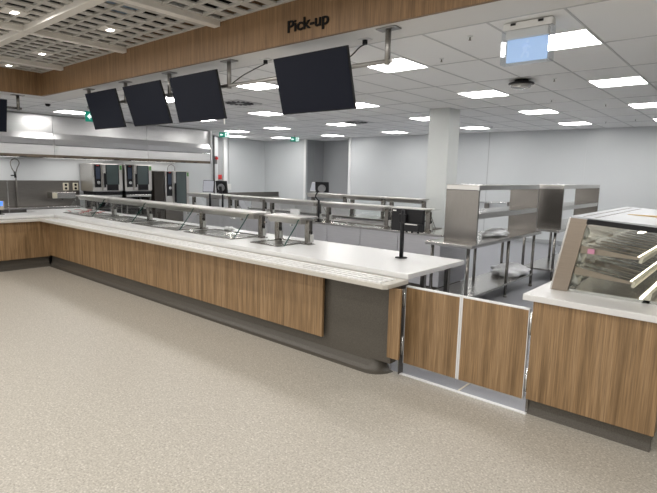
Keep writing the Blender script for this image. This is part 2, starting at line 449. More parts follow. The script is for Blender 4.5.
# small green exit signs
def small_exit(x, y, z, lab, facing):
    """facing: rotation about z; sign plane faces -y at 0"""
    t = thing('green_exit_sign', lab, 'exit sign', (x, y, z), 'small green running man exit signs')
    w, h = .30, .15; K = .75
    obj('plate', box(B(), x-w/2, x+w/2, y-.015, y+.015, z, z+h, .006), GREENS, t)
    bm = B(); cx = x-w*.25; cz = z+h/2
    prism(bm, [(cx+K*p, cz+K*q) for p, q in [(-.065, 0), (-.01, .06), (-.01, .022), (.06, .022), (.06, -.022), (-.01, -.022), (-.01, -.06)]], 'y', y-.019, y-.0155)
    obj('arrow', bm, WHITES, t)
    obj('doorway', box(B(), x+K*.05, x+K*.185, y-.019, y-.0155, z+K*.015, z+h-K*.015), WHITES, t)
    bm = B(); cx = x+K*.11
    cyl(bm, (cx+K*.008, y-.023, z+K*.158), (cx+K*.008, y-.0185, z+K*.158), K*.016, 12)
    for a, b_, w_ in (((0, .14), (-.01, .09), .014), ((-.01, .09), (-.045, .04), .009), ((-.01, .09), (.03, .075), .009), ((.03, .075), (.025, .03), .009), ((0, .137), (.04, .115), .007), ((0, .137), (-.045, .115), .007)):
        a = (K*a[0], K*a[1]); b_ = (K*b_[0], K*b_[1]); w_ = K*w_
        dx, dz = b_[0]-a[0], b_[1]-a[1]; l = math.hypot(dx, dz); nx_, nz_ = -dz/l*w_, dx/l*w_
        prism(bm, [(cx+a[0]+nx_, z+a[1]+nz_), (cx+b_[0]+nx_, z+b_[1]+nz_), (cx+b_[0]-nx_, z+b_[1]-nz_), (cx+a[0]-nx_, z+a[1]-nz_)], 'y', y-.023, y-.0185)
    obj('running_figure', bm, GREENS, t)
    obj('hanger', cyl(B(), (x, y, z+h), (x, y, CZ-.004), .008), DARKST, t)
    t.rotation_euler = (0, 0, facing)
    return t
e0 = small_exit(-12.93, 9.98, 2.795, 'green exit sign hanging beside the far end of the steel hood', math.radians(40))
dup(e0, (-12.2, 12.38, 2.795), 'green exit sign hanging in front of the back wall left of the grey recess', math.radians(40))
e3 = dup(e0, (-10.82, 5.02, 2.71), 'green exit sign half hidden behind the leftmost tilted monitor', math.radians(65)); e3.scale = (1.4, 1.4, 1.4)

# ------------------------------------------------------------------ monitor rail and monitors
steel('rail_steel', (.36, .35, .335), .4)
PY, TZ = 3.80, 2.72
t = thing('monitor_rail', 'brushed steel ceiling rail on five poles carrying the row of monitors', 'monitor mount', (-5.5, PY, TZ))
for x in (-2.62, -4.82, -6.06, -7.22, -8.40):
    p = obj('pole', cyl(B(), (x, PY, TZ-.03), (x, PY, CZ-.01), .026), MATS['rail_steel'], t)
    obj('ceiling_plate', box(B(), x-.10, x+.10, PY-.055, PY+.055, CZ-.015, CZ-.004, .003), MATS['rail_steel'], p)
obj('tube', cyl(B(), (-8.45, PY, TZ), (-2.57, PY, TZ), .02), MATS['rail_steel'], t)
MW, MH = .96, .555
def monitor(c, tilt, lab, rot=0):
    t = thing('monitor', lab, 'monitor', c, 'black monitors hanging below the bulkhead')
    R_ = Matrix.Translation(c) @ Matrix.Rotation(rot, 4, 'Z') @ Matrix.Rotation(tilt, 4, 'X')
    # local: screen faces -y, tilt moves the top towards -y
    obj('casing', box(B(), -MW/2, MW/2, .002, .028, -MH/2, MH/2, .006, R_), BLACK, t)
    obj('screen', box(B(), -MW/2+.008, MW/2-.008, -.002, .003, -MH/2+.012, MH/2-.008, 0, R_), SCREEN, t)
    obj('rear_housing', box(B(), -.30, .30, .027, .05, -.22, .10, .012, R_), BLACK, t)
    bm = box(B(), -.10, .10, .049, .058, -.10, .13, 0, R_)
    obj('bracket', bm, DARKST, t)
    return t
for x, z, tl, lab in ((-3.42, 2.60, 15, 'rightmost and largest looking black monitor, under the pick-up lettering'),
                      (-5.33, 2.61, 14, 'black monitor third from the left with a small white tag at its corner'),
                      (-6.49, 2.61, 17.5, 'black tilted monitor second from the left in the overhead row'),
                      (-7.70, 2.615, 14.7, 'leftmost black tilted monitor on the long overhead rail')):
    mt = monitor(Vector((x, 3.70, z)), math.radians(tl), lab)
    if abs(x+5.33) < .01:
        bm = box(B(), x+.455, x+.475, 3.76, 3.765, 2.28, 2.345)
        obj('tag', bm, WPLAST, mt, label='small white tag')
# left bulkhead monitor on its own pole
ml = monitor(Vector((-10.03, 2.63, 2.60)), math.radians(14), 'black monitor cut off by the left photo edge, under the left bulkhead', -PI/2+PI)
t = thing('monitor_pole', 'steel ceiling pole beside the monitor at the left photo edge', 'monitor mount', (-10.2, 3.35, 2.765))
obj('pole', cyl(B(), (-10.2, 3.35, 2.735), (-10.2, 3.35, CZ-.01), .026), STEELH, t)
obj('ceiling_plate', box(B(), -10.255, -10.145, 3.25, 3.45, CZ-.015, CZ-.004, .003), STEELH, t)
obj('tube', cyl(B(), (-10.2, 2.2, 2.765), (-10.2, 3.40, 2.765), .02), STEELH, t)
# cables from ceiling outlets to the rail
def cable(px, py, pts, lab):
    t = thing('power_cable', lab, 'cable', (px, py, CZ-.03), 'black power cables hanging from the ceiling')
    obj('outlet_plate', box(B(), px-.06, px+.06, py-.04, py+.04, CZ-.012, CZ-.003, .003), WPLAST, t)
    obj('plug', cyl(B(), (px, py, CZ-.012), (px, py, CZ-.05), .024), BLACK, t)
    obj('cord', tube(B(), smoothpath(pts), .006), BLACK, t)
cable(-4.42, 4.0, [(-4.42, 4.0, 2.95), (-4.50, 3.97, 2.92), (-4.60, 3.92, 2.87), (-4.68, 3.87, 2.82), (-4.80, 3.82, 2.74)], 'black cable from a ceiling outlet down to the rail left of the largest monitor')
cable(-3.0, 3.97, [(-3.0, 3.97, 2.95), (-3.05, 3.95, 2.925), (-3.10, 3.9, 2.85), (-3.17, 3.85, 2.80), (-3.3, 3.81, 2.735)], 'black cable from a ceiling outlet down to the rail right of the largest monitor')

# pick-up lettering
cu = bpy.data.curves.new('lettering', 'FONT'); cu.body = 'Pick-up'; cu.size = .155; cu.extrude = .004; cu.offset = .0032; cu.space_character = 1.0
to = bpy.data.objects.new('lettering_tmp', cu); col.objects.link(to)
bpy.context.view_layer.update()
me = bpy.data.meshes.new_from_object(to.evaluated_get(bpy.context.evaluated_depsgraph_get()))
bpy.data.objects.remove(to)
w = max(v.co.x for v in me.vertices)-min(v.co.x for v in me.vertices)
me.materials.clear(); me.materials.append(plain('matt_black_letters', (.012, .011, .010), .7, 0, .1))
lt = bpy.data.objects.new('sign_lettering', me); col.objects.link(lt)
lt.location = (-3.725, 3.652, 3.098); lt.rotation_euler = (PI/2, 0, 0); lt.scale = (.535/w, 1, 1)
tag(lt, 'black Pick-up lettering on the wood bulkhead above the largest monitor', 'sign')

# ------------------------------------------------------------------ main serving counter
XL, XR = -9.5, -2.21          # run of the main counter
t = thing('counter_base', 'long oak clad serving counter base under the white tray slide', 'counter', (-6, 3.9, 0))
obj('carcass', box(B(), -10.3, -3.0, 3.655, 4.62, .0, .855), LILAC, t)
cove = [(3.44, 0), (3.455, .004), (3.485, .012), (3.515, .04), (3.53, .09), (3.53, .814), (3.64, .814), (3.64, 0)]
obj('vinyl_kick', prism(B(), cove, 'x', -9.56, -2.50), VINYL, t)
bm = B()
# rounded vinyl corner at the right end of the kick
bm = B()
ax, ay = -2.50, 3.64; rings = []
for i in range(9):
    th = -PI/2+PI/2*i/8
    rings.append([bm.verts.new((ax+(3.64-y_)*.9*math.cos(th), ay+(3.64-y_)*math.sin(th), z_)) for y_, z_ in cove[:-2]])
for ra, rb in zip(rings, rings[1:]):
    for k in range(len(ra)-1):
        fc = bm.faces.new((ra[k], ra[k+1], rb[k+1], rb[k])); fc.smooth = True
obj('vinyl_corner', bm, VINYL, t)
obj('vinyl_panel', box(B(), -2.5, -2.287, 3.529, 3.62, .11, .813, .004), VINYL, t)
for a, b_ in ((-9.475, -6.26), (-6.255, -3.03)):
    obj('oak_panel', box(B(), a, b_, 3.47, 3.50, .195, .812, .002), OAK, t)
obj('end_panel', box(B(), -2.287, -2.172, 3.47, 3.495, .19, .80, .002), OAK, t)
obj('batten', box(B(), -2.285, -2.262, 3.495, 3.66, .19, .80), DARKST, t)
for x in (-3.01, -2.3): obj('leg', box(B(), x-.03+.01, x+.02, 4.5, 4.55, 0, .855), STEELH, t)
obj('leg', box(B(), -2.29, -2.25, 3.98, 4.02, 0, .855), STEELH, t)
obj('inner_wall', box(B(), -3.0, -2.36, 3.647, 3.66, 0, .855), LILAC, t)
for x in (-2.97, -2.42): obj('bracket', cyl(B(), (x, 3.42, .798), (x, 3.42, .814), .012), CREAM, t)
tag(obj('coffee_hose', tube(B(), smoothpath([(-2.33, 3.85, .70), (-2.30, 3.88, .66), (-2.27, 3.93, .655), (-2.25, 3.97, .69)]), .012), BLACK), 'short black hose looped beneath the white counter end', 'hose')

t = thing('worktop', 'long white solid surface worktop of the main serving counter', 'worktop', (-6, 4.2, .855))
obj('slab', box(B(), -11.0, XR, 3.64, 4.70, .853, .90, .006), WHITE, t)
t2 = thing('tray_slide', 'white ribbed tray slide along the front of the main counter', 'tray slide', (-6, 3.47, .815))
bm = B()
prof = [(XL+.1, 3.30), (XR-.03, 3.30), (XR, 3.33), (XR, 3.645), (XL+.1, 3.645)]
prism(bm, prof, 'z', .815, .852)
bmesh.ops.bevel(bm, geom=[e for e in bm.edges if abs(e.verts[0].co.z-e.verts[1].co.z) < 1e-5], offset=.005, segments=2, affect='EDGES')
obj('tray', bm, plain('tray_cream', (.56, .535, .48), .35), t2)
bm = B()
for j, y in enumerate((3.36, 3.425, 3.49, 3.555)):
    obj('runner', box(B(), XL+.25, XR-.08, y-.016, y+.016, .851, .860, .003), plain('runner_white', (.80, .80, .79), .3) if j == 0 else MATS['runner_white'], t2)
bm = B(); x = XL+.28
while x < XR-.12:
    for y in (3.3925, 3.4575, 3.5225): box(bm, x, x+.06, y-.012, y+.012, .8505, .8535)
    x += .10
o = obj('slot_row', bm, plain('slot_shade', (.20, .18, .155), .6), t2); o['kind'] = 'stuff'  # dark dashes on the tray imitate the shade inside its slots

# left counter (corner)
t = thing('counter_base', 'oak clad counter base returning at the far left corner', 'counter', (-9.9, 2, 0))
obj('carcass', box(B(), -10.3, -9.645, -1, 3.64, 0, .855), DARKST, t)
cove2 = [(x_, z_) for x_, z_ in [(-9.46, 0), (-9.475, .004), (-9.505, .012), (-9.535, .04), (-9.55, .09), (-9.55, .814), (-9.58, .814), (-9.58, 0)]]
obj('vinyl_kick', prism(B(), cove2, 'y', -1, 3.47), VINYL, t)
obj('oak_panel', box(B(), -9.50, -9.47, -1, 3.47, .18, .812, .002), OAK, t)
t = thing('worktop', 'white worktop of the short left counter with a payment terminal on it', 'worktop', (-9.9, 1.3, .855))
obj('slab', box(B(), -10.35, -9.64, -1, 3.638, .856, .90, .006), WHITE, t)
t = thing('tray_slide', 'plain white tray ledge on the left counter meeting the corner', 'tray slide', (-9.5, 1.2, .815))
obj('tray', box(B(), -9.64, -9.385, -1, 3.645, .815, .852, .005), MATS['tray_cream'], t)

# ------------------------------------------------------------------ gates and threshold
def gate(x0, x1, lab, hinge_left):
    t = thing('gate', lab, 'gate', ((x0+x1)/2, 3.67, 0.09), 'pair of low oak swing gates')
    obj('oak_panel', box(B(), x0+(.004 if hinge_left else .012), x1-(.012 if hinge_left else .004), 3.652, 3.688, .105, .782, .002), OAK, t)
    bm = box(B(), x0, x1, 3.65, 3.69, .782, .794, .003)
    wl, wr = (.004, .012) if hinge_left else (.012, .004)
    box(bm, x0, x0+wl, 3.65, 3.69, .10, .782); box(bm, x1-wr, x1, 3.65, 3.69, .10, .782)
    obj('edging', bm, TRIMW, t, label='white edging')
    obj('bottom_edge', box(B(), x0, x1, 3.65, 3.69, .10, .105), CHROME, t)
    hx = x0-.016 if hinge_left else x1+.016
    for z in (.17, .60):
        hg = obj('hinge', cyl(B(), (hx, 3.655, z), (hx, 3.655, z+.17), .011), CHROME, t)
        obj('hinge_leaf', box(B(), hx-.012, hx+.012, 3.662, 3.672, z+.01, z+.16), BLACK, hg)
    return t
gate(-2.235, -1.722, 'left half of the low oak swing gate, hinged on the long counter', True)
gate(-1.718, -1.188, 'right half of the low oak swing gate, hinged on the right cabinet', False)
struct('trim_6', box(B(), -2.25, -1.15, 3.625, 3.660, 0, .006), TRIMW)
struct('trim_7', box(B(), -1.715, -1.70, 3.66, 3.98, 0, .003), CREAM)
tag(obj('gate_post', box(B(), -2.262, -2.254, 3.62, 3.69, 0.0, .80), DARKST), 'thin dark steel hinge post at the left end of the gate', 'post')
tag(obj('gate_post', box(B(), -1.168, -1.150, 3.668, 3.70, 0.0, .80), STEELH), 'thin bright steel hinge post at the right end of the gate', 'post')

# ------------------------------------------------------------------ right cabinet
t = thing('counter_base', 'oak fronted cabinet under the display case', 'counter', (-.75, 4.5, 0))
obj('carcass', box(B(), -1.155, -.40, 3.70, 6.0, 0, .85), LILAC, t)
cv = [(3.655, 0), (3.66, .004), (3.675, .015), (3.682, .05), (3.682, .13), (3.70, .13), (3.70, 0)]
obj('vinyl_kick', prism(B(), cv, 'x', -1.15, -.37), VINYL, t)
obj('oak_panel', box(B(), -1.162, -.355, 3.64, 3.67, .118, .858, .002), OAK, t)
obj('side_panel', box(B(), -.385, -.357, 3.67, 6.0, .118, .858, .002), OAK, t)
obj('side_kick', box(B(), -.40, -.385, 3.70, 6.0, 0, .13), VINYL, t)
tag(obj('worktop', box(B(), -1.235, -.27, 3.615, 6.1, .86, .905, .007), WHITE), 'thick white worktop on the right oak cabinet', 'worktop')

# ------------------------------------------------------------------ grab-and-go display case
Z0, Z1, YA, YB_ = .906, 1.455, 3.93, 5.9
def lean(x, z): return x + (z-.92)*.17
t = thing('display_case', 'slanted glass chilled display case lit inside, on the right white worktop', 'display case', (-.8, 4.9, Z0))
def slab(bm, xa, xb, za, zb, ya, yb):   # leaning slab
    return prism(bm, [(lean(xa, za), za), (lean(xb, za), za), (lean(xb, zb), zb), (lean(xa, zb), zb)], 'y', ya, yb)
obj('back_frame', slab(B(), -1.13, -1.018, Z0, Z1, YA, YA+.03), WARMSTEEL, t, label='bronze toned brushed steel end frame')
obj('back_edge', slab(B(), -1.142, -1.13, Z0, Z1, YA-.002, YA+.03), STEEL, t)
obj('back_panel', slab(B(), -1.14, -1.125, Z0, Z1-.01, YA+.03, YB_), STEEL, t)
obj('inner_back', slab(B(), -1.05, -1.035, Z0, Z1-.06, YA+.05, YB_-.03), CHROME, t)
obj('far_end', slab(B(), -1.12, -.50, Z0, Z1-.02, YB_-.03, YB_), CHROME, t)
obj('base_tray', box(B(), -1.02, -.45, YA+.02, YB_, Z0, Z0+.02), STEEL, t)
obj('end_glass', prism(B(), [(lean(-1.018, Z0), Z0), (-.42, Z0), (-.46, 1.385), (lean(-1.018, 1.40), 1.40)], 'y', YA+.005, YA+.013), GLASS, t)
obj('top_band', prism(B(), [(lean(-1.018, 1.41), 1.418), (-.40, 1.385), (-.40, 1.42), (lean(-1.018, Z1), Z1)], 'y', YA-.002, YA+.03), BLACK, t)
tp = obj('top_cover', prism(B(), [(lean(-1.13, Z1), Z1), (-.40, 1.42), (-.40, 1.435), (lean(-1.13, Z1), Z1+.012)], 'y', YA-.002, YB_), plain('top_cover_grey', (.46, .48, .51), .35), t)
for xx in (-.98, -.90):
    zb, ztp = Z1-.022+(xx+1.04)*-.05, Z1+.0135-(xx+1.04)*.05
    pr_ = [(YA+.08, zb)]
    for k in range(18):
        yy = YA+.08+k*.10; pr_ += [(yy, ztp), (yy+.06, ztp), (yy+.06, zb+.006), (yy+.10, zb+.006)]
    pr_.append((pr_[-1][0], zb))
    bm = prism(B(), pr_, 'x', xx, xx+.016)
    obj('vent_grille', bm, DARKST, tp)
for i, (zl, zr, xr, nm) in enumerate(((1.245, 1.205, -.585, 'upper'), (1.085, 1.03, -.615, 'lower'))):
    xl = lean(-1.018, zl)
    s = obj('shelf', prism(B(), [(xl, zl), (xr, zr), (xr, zr-.008), (xl, zl-.008)], 'y', YA+.05, YB_-.04), GLASS, t)
    obj('bracket', prism(B(), [(xl, zl+.012), (xr, zr+.006), (xr, zr-.010), (xl, zl-.045)], 'y', YA+.025, YA+.04), WARMSTEEL, s)
    for yy in (4.55, 5.2): obj('bracket', prism(B(), [(xl, zl-.01), (xr, zr-.008), (xr, zr-.018), (xl, zl-.05)], 'y', yy, yy+.012), WARMSTEEL, s)
    obj('price_rail', prism(B(), [(xr, zr+.014), (xr+.022, zr+.004), (xr+.012, zr-.034), (xr-.006, zr-.03)], 'y', YA+.03, YB_-.04), plain('price_rail_cream', (.60, .56, .46), .4) if i == 0 else MATS['price_rail_cream'], s)
    obj('led_strip', box(B(), xr-.017, xr-.008, YA+.045, YB_-.05, zr+.004, zr+.010), LED, s)
    # flat bars stand in for the stripes reflected in the glass shelf
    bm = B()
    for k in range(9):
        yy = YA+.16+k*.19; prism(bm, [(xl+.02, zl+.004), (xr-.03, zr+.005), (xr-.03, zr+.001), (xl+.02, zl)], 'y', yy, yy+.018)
    obj('reflection_stripe', bm, WARMSTEEL, s)
obj('led_strip', box(B(), -.565, -.55, YA+.045, YB_-.05, Z0+.02, Z0+.028), LED, t)
obj('front_lip', prism(B(), [(-.545, Z0), (-.50, Z0), (-.49, Z0+.07), (-.51, Z0+.07)], 'y', YA+.02, YB_), MATS['price_rail_cream'], t)
obj('led_strip', box(B(), -.62, -.59, YA+.05, YB_-.05, 1.375, 1.383), LED, t)
obj('sticker', box(B(), lean(-1.018, 1.24)+.055, lean(-1.018, 1.24)+.10, YA+.002, YA+.0045, 1.205, 1.24), PINK, t, label='pink sticker')
# crumpled film behind the end glass
bm = B()
for cx, cz, s in ((-.965, 1.345, .034), (-.985, 1.17, .045), (-1.0, 1.0, .045)):
    g = bmesh.ops.create_icosphere(bm, subdivisions=3, radius=1)
    for v in g['verts']:
        n_ = v.co.copy(); k = 1+.13*math.sin(9*n_.x+5*n_.z+cx*40)+.1*math.sin(13*n_.z+7*n_.y)
        v.co = Vector((cx+n_.x*s*k, YA+.09+n_.y*.04*k, cz+n_.z*s*1.45*k))
    for fc in bm.faces: fc.smooth = True
obj('film_wad', bm, plain('crumpled_clear_film', (.50, .50, .46), .15, .3), t, label='crumpled clear protective film')
tag(obj('wooden_stick', box(B(), -.82, -.45, 4.72, 4.76, 1.452, 1.470, .003, Matrix.Translation((0, 0, -.011))), PINE), 'pale wooden stick lying on top of the display case', 'stick')

# ------------------------------------------------------------------ heated gantries with sneeze glass
plain('switch_grey', (.42, .42, .41), .4)
def gantry(x0, x1, y, z, lab, group, mirror=False, zs=1.0, posts=None, lamp=True, go=.12):
    """front edge of the glass foot at y; total depth .5; stands on z"""
    s = -1 if mirror else 1
    t = thing('food_gantry', lab, 'food gantry', ((x0+x1)/2, y+s*.35, z), group)
    Y = lambda d: y+s*d
    zt = z+.315*zs
    for xp in (posts or (x0+.10, x1-.035)):
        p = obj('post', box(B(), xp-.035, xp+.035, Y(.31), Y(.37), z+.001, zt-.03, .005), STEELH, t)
        obj('foot_plate', box(B(), xp-.06, xp+.06, Y(.28), Y(.40), z+.001, z+.008, .002), STEELH, p)
        obj('switch_box', box(B(), xp+.038, xp+.066, Y(.32), Y(.36), z+.03, z+.12, .004), MATS['switch_grey'], p)
        obj('cap', cyl(B(), (xp+.052, Y(.34), z+.13), (xp+.052, Y(.34), z+.165), .010), BLACK, p)
    lo, hi = sorted((Y(.17), Y(.47)))
    if lamp:
        prof = [(Y(.20), zt-.010), (Y(.225), zt-.072), (Y(.43), zt-.072), (Y(.455), zt-.010)]
        obj('lamp_housing', prism(B(), prof, 'x', x0+.02, x1-.07), MATS['oven_steel'], t)
    obj('top_shelf', box(B(), x0, x1-.03, lo, hi, zt-.010, zt+.012, .004), MATS['oven_steel'], t)
    obj('glass_shelf', box(B(), x1-.03, x1+(.10 if x1 > -4.0 else .008), lo+.02, hi-.02, zt+.0, zt+.008), GLASS, t)
    # curved front glass
    path = [(Y(-.055), z+.014), (Y(.13), zt-.085), (Y(.16), zt-.035), (Y(.19), zt-.012), (Y(.235), zt-.004)]
    path = [(p.x, p.y) for p in smoothpath([(a, b_, 0) for a, b_ in path], 4)]
    g = obj('front_glass', sheet(B(), path, .008, 'x', x0+.03, x1-go-.008), GLASS, t)
    obj('glass_edge', sheet(B(), path, .009, 'x', x1-go-.008, x1-go), CHROME if mirror else GREENE, g, label=None if mirror else 'dark green glass edge')
    bm = B()
    for xx in (x0+.06, x1-go-.08): box(bm, xx-.012, xx+.012, Y(.12), Y(.15), zt-.09, zt-.07)
    obj('glass_clamp', bm, CHROME, g)
    return t
def well(x0, x1, y0, y1, z, lab, group, deep=True):
    t = thing('food_well', lab, 'food well', ((x0+x1)/2, (y0+y1)/2, z), group)
    bm = B(); w_ = .05; h = .012
    for a, b_, c, d_ in ((x0, x1, y0, y0+w_), (x0, x1, y1-w_, y1), (x0, x0+w_, y0+w_, y1-w_), (x1-w_, x1, y0+w_, y1-w_)): box(bm, a, b_, c, d_, z+.0005, z+h, .003)
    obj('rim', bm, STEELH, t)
    n = max(1, round((x1-x0)/.36)); stp = (x1-x0-2*w_)/n
    for k in range(n):
        a = x0+w_+stp*k+.008
        obj('pan', box(B(), a, a+stp-.016, y0+w_+.01, y1-w_-.01, z+.001, z+.006, .002), DARKST if k % 3 != 1 else STEEL, t)  # dark steel puts the shade of a sunken pan into the colour
    return t
FG = 'heated glass fronted gantries on the main counter'
WG = 'steel food wells sunk in the main counter'
UN = [(-9.95, -8.68, (-9.62,), .10), (-8.67, -7.42, (-8.78,), .0), (-7.41, -6.0, (-7.58,), .10), (-5.99, -4.78, (-6.12, -4.84), .13), (-4.60, -3.96, (-4.53, -4.015), .06)]
ULAB = ['farthest glass fronted gantry on the main counter, beside the tangled barrier tape',
        'second farthest glass fronted gantry on the main counter, below the combi ovens',
        'middle glass fronted gantry on the main counter, third from the near end',
        'glass fronted gantry on the main counter with crumpled paper behind its glass',
        'nearest and shortest glass fronted gantry at the right end of the main counter']
WLAB = ['farthest steel food well in the main counter beside the barrier tape', 'second farthest steel food well in the main counter',
        'middle steel food well in the main counter', 'long steel food well in the main counter under the crumpled paper',
        'nearest short steel hot plate in the main counter']
for (a, b_, ps, g_), l1, l2 in zip(UN, ULAB, WLAB):
    gantry(a, b_, 3.985, .90, l1, FG, posts=ps, go=max(g_, .0))
    well(a+.03, b_-.14, 3.90, 4.44, .90, l2, WG)
# crumpled paper
bm = B(); g = bmesh.ops.create_icosphere(bm, subdivisions=4, radius=1)
for v in g['verts']:
    n_ = v.co.copy(); k = 1+.16*math.sin(7*n_.x+3*n_.y)+.12*math.sin(11*n_.y+9*n_.z)+.07*math.sin(23*n_.x)
    v.co = Vector((-5.72+n_.x*.09*k, 4.50+n_.y*.06*k, .928+n_.z*.026*k))
tag(obj('crumpled_paper', bm, PAPER), 'crumpled white paper lying on the counter behind the glass guard', 'paper')
# barrier tape
bmr, pts = B(), []
for k in range(26):
    a = k*.9
    pts.append((-9.75+.028*k+.16*math.sin(a*1.3), 4.10+.16*math.cos(a*.9), .925+.05*abs(math.sin(a*.7))))
pp = smoothpath(pts, 6)
t = thing('barrier_tape', 'tangled red and white barrier tape heaped at the far end of the counter', 'tape', (-9.4, 4.1, .90))
segs_r, segs_w = B(), B()
for k in range(0, len(pp)-4, 4): tube(segs_r if (k//4) % 3 == 0 else segs_w, pp[k:k+5], .0045, 5)
obj('red_stripe', segs_r, RED, t); obj('white_stripe', segs_w, WPLAST, t)

# point of sale stand on the near end of the counter
def pole_stand(x, y, z, h, lab):
    t = thing('terminal_stand', lab, 'terminal stand', (x, y, z))
    p = obj('pole', cyl(B(), (x, y, z+.008), (x, y, z+h), .021), BLACK, t)
    obj('base_plate', lathe(B(), [(.062, .001), (.062, .008), (.03, .012)], (x, y, z)), BLACK, t)
    return t
t = pole_stand(-2.725, 4.33, .90, .49, 'black point of sale pole with a black boxed screen back, on the white counter end')
obj('screen_back', box(B(), -2.875, -2.51, 4.352, 4.40, 1.175, 1.398, .006), BLACK, t)
obj('label_plate', box(B(), -2.86, -2.82, 4.3495, 4.3525, 1.372, 1.385), WPLAST, t)
obj('hub', box(B(), -2.77, -2.68, 4.31, 4.353, 1.26, 1.35, .01), BLACK, t)
pr = obj('printer', box(B(), -2.675, -2.50, 4.27, 4.352, 1.19, 1.262, .01), BLACK, t)
obj('paper_slot', box(B(), -2.66, -2.52, 4.268, 4.275, 1.252, 1.262), CHROME, pr)
obj('screen_glass', box(B(), -2.87, -2.515, 4.40, 4.403, 1.18, 1.39), SCREEN, t)
bm = B()
for xx in (-2.66, -2.60, -2.53): cyl(bm, (xx, 4.31, 1.19), (xx, 4.31, 1.17), .012, 10)
obj('connector', bm, BLACK, t)
# payment terminal on left counter
t = thing('payment_terminal', 'small payment terminal with blue lit screen at the left photo edge', 'payment terminal', (-10.12, 2.92, .90))
obj('stand', cyl(B(), (-10.12, 2.92, .91), (-10.12, 2.92, 1.0), .02), BLACK, t)
obj('foot', box(B(), -10.18, -10.06, 2.86, 2.98, .901, .912, .004), BLACK, t)
R_ = Matrix.Translation((-10.12, 2.92, 1.05)) @ Matrix.Rotation(math.radians(50), 4, 'Z') @ Matrix.Rotation(math.radians(-12), 4, 'X')
obj('body', box(B(), -.07, .07, -.005, .03, -.07, .09, .008, R_), plain('terminal_beige', (.42, .37, .30), .5), t)
obj('screen', box(B(), -.06, .06, -.010, -.004, .0, .08, 0, R_), BLUESCR, t)

# ------------------------------------------------------------------ second and third steel servery lines
t = thing('servery_bench', 'long stainless servery bench parallel behind the white counter', 'bench', (-6.6, 6.95, 0))
obj('top', box(B(), -10.0, -3.42, 6.48, 7.42, .868, .90, .004), STEEL, t)
n = 9
for k in range(n):
    a = -9.96+(6.5/n)*k
    obj('front_panel', box(B(), a+.004, a+6.5/n-.004, 6.52, 6.545, .12, .866, .003), LILAC, t)
obj('end_panel', box(B(), -3.462, -3.45, 6.52, 7.38, .12, .866), LILAC, t)
obj('kick', box(B(), -9.9, -3.5, 6.58, 7.34, 0, .12), VINYL, t)
RG = 'steel gantries on the second servery bench'
for a, b_, lab in ((-9.95, -8.5, 'farthest gantry on the second steel bench, behind a pole mounted tablet'),
                   (-8.42, -7.42, 'second farthest gantry on the second steel bench, second from its left end'),
                   (-7.34, -5.98, 'gantry on the second steel bench behind the blank white card'),
                   (-5.88, -4.50, 'long gantry on the second steel bench left of the boxed screen stand'),
                   (-4.42, -3.75, 'nearest gantry on the second steel bench, behind the boxed screen stand')):
    gantry(a, b_, 7.08, .90, lab, RG, True, 1.05)
    tag(obj('food_well_tray', box(B(), a+.1, b_-.1, 6.82, 7.3, .9005, .915, .004), DARKST), 'flat steel well tray under the ' + lab.replace(' on the second steel bench', ''), 'food well', 'well trays on the second servery bench')
tag(obj('blank_card', box(B(), -6.60, -6.36, 6.60, 6.62, .906, 1.08, .004), PAPER), 'blank white card standing on the second steel bench', 'card')
t = thing('servery_bench', 'farthest stainless servery bench with raised back panels, before the column', 'bench', (-7, 8.2, 0))
obj('top', box(B(), -9.3, -4.75, 7.86, 8.62, .868, .90, .004), STEEL, t)
obj('cabinet', box(B(), -9.25, -4.8, 7.9, 8.58, .1, .866), LILAC, t)
for k in range(6):
    a = -9.25+.5*k
    obj('back_panel', box(B(), a+.004, a+.496, 7.92, 7.945, .902, 1.16, .003), LILAC, t)
TG = 'steel gantries on the farthest servery bench'
for a, b_, lab in ((-7.55, -6.52, 'left gantry on the farthest servery bench, right of the mid bench printer screen'), (-6.46, -5.56, 'middle gantry on the farthest servery bench'), (-5.50, -4.66, 'right gantry on the farthest servery bench, ending before the white column')):
    gantry(a, b_, 8.5, .90, lab, TG, True, 1.28)

# pole mounted screens on the second bench
def twin(x, y, z, lab, lab2):
    t = pole_stand(x, y, z, .40, lab)
    return t
t = pole_stand(-9.0, 6.56, .90, .36, 'pole mounted grey lit tablet on the second steel bench, left of two')
R_ = Matrix.Translation((-9.01, 6.54, 1.41)) @ Matrix.Rotation(math.radians(24), 4, 'Z') @ Matrix.Rotation(math.radians(-10), 4, 'X')
obj('tablet', box(B(), -.135, .135, -.012, .012, -.125, .135, .008, R_), BLACK, t)
obj('screen', box(B(), -.122, .122, -.016, -.011, -.112, .122, 0, R_), GREYSCR, t)
t = pole_stand(-8.56, 6.56, .90, .36, 'pole mounted black screen back with round mount, right of the grey tablet')
R_ = Matrix.Translation((-8.56, 6.54, 1.41)) @ Matrix.Rotation(math.radians(20), 4, 'Z') @ Matrix.Rotation(math.radians(10), 4, 'X')
obj('tablet', box(B(), -.135, .135, -.012, .012, -.125, .135, .008, R_), BLACK, t)
obj('mount_disc', cyl(B(), R_ @ Vector((0, -.012, 0)), R_ @ Vector((0, -.045, 0)), .075, 20), plain('mount_grey', (.22, .22, .23), .4), t)
obj('arm', box(B(), -.03, .03, -.07, -.04, -.12, .03, .006, R_), BLACK, t)
t = pole_stand(-5.86, 6.56, .90, .38, 'pole mounted back to back screens standing mid way along the second steel bench')
R_ = Matrix.Translation((-5.96, 6.54, 1.50)) @ Matrix.Rotation(math.radians(-20), 4, 'Z') @ Matrix.Rotation(math.radians(-14), 4, 'X')
obj('tablet', box(B(), -.10, .10, -.010, .010, -.075, .085, .006, R_), WPLAST, t)
obj('screen', box(B(), -.09, .09, -.014, -.009, -.065, .075, 0, R_), GREYSCR, t)
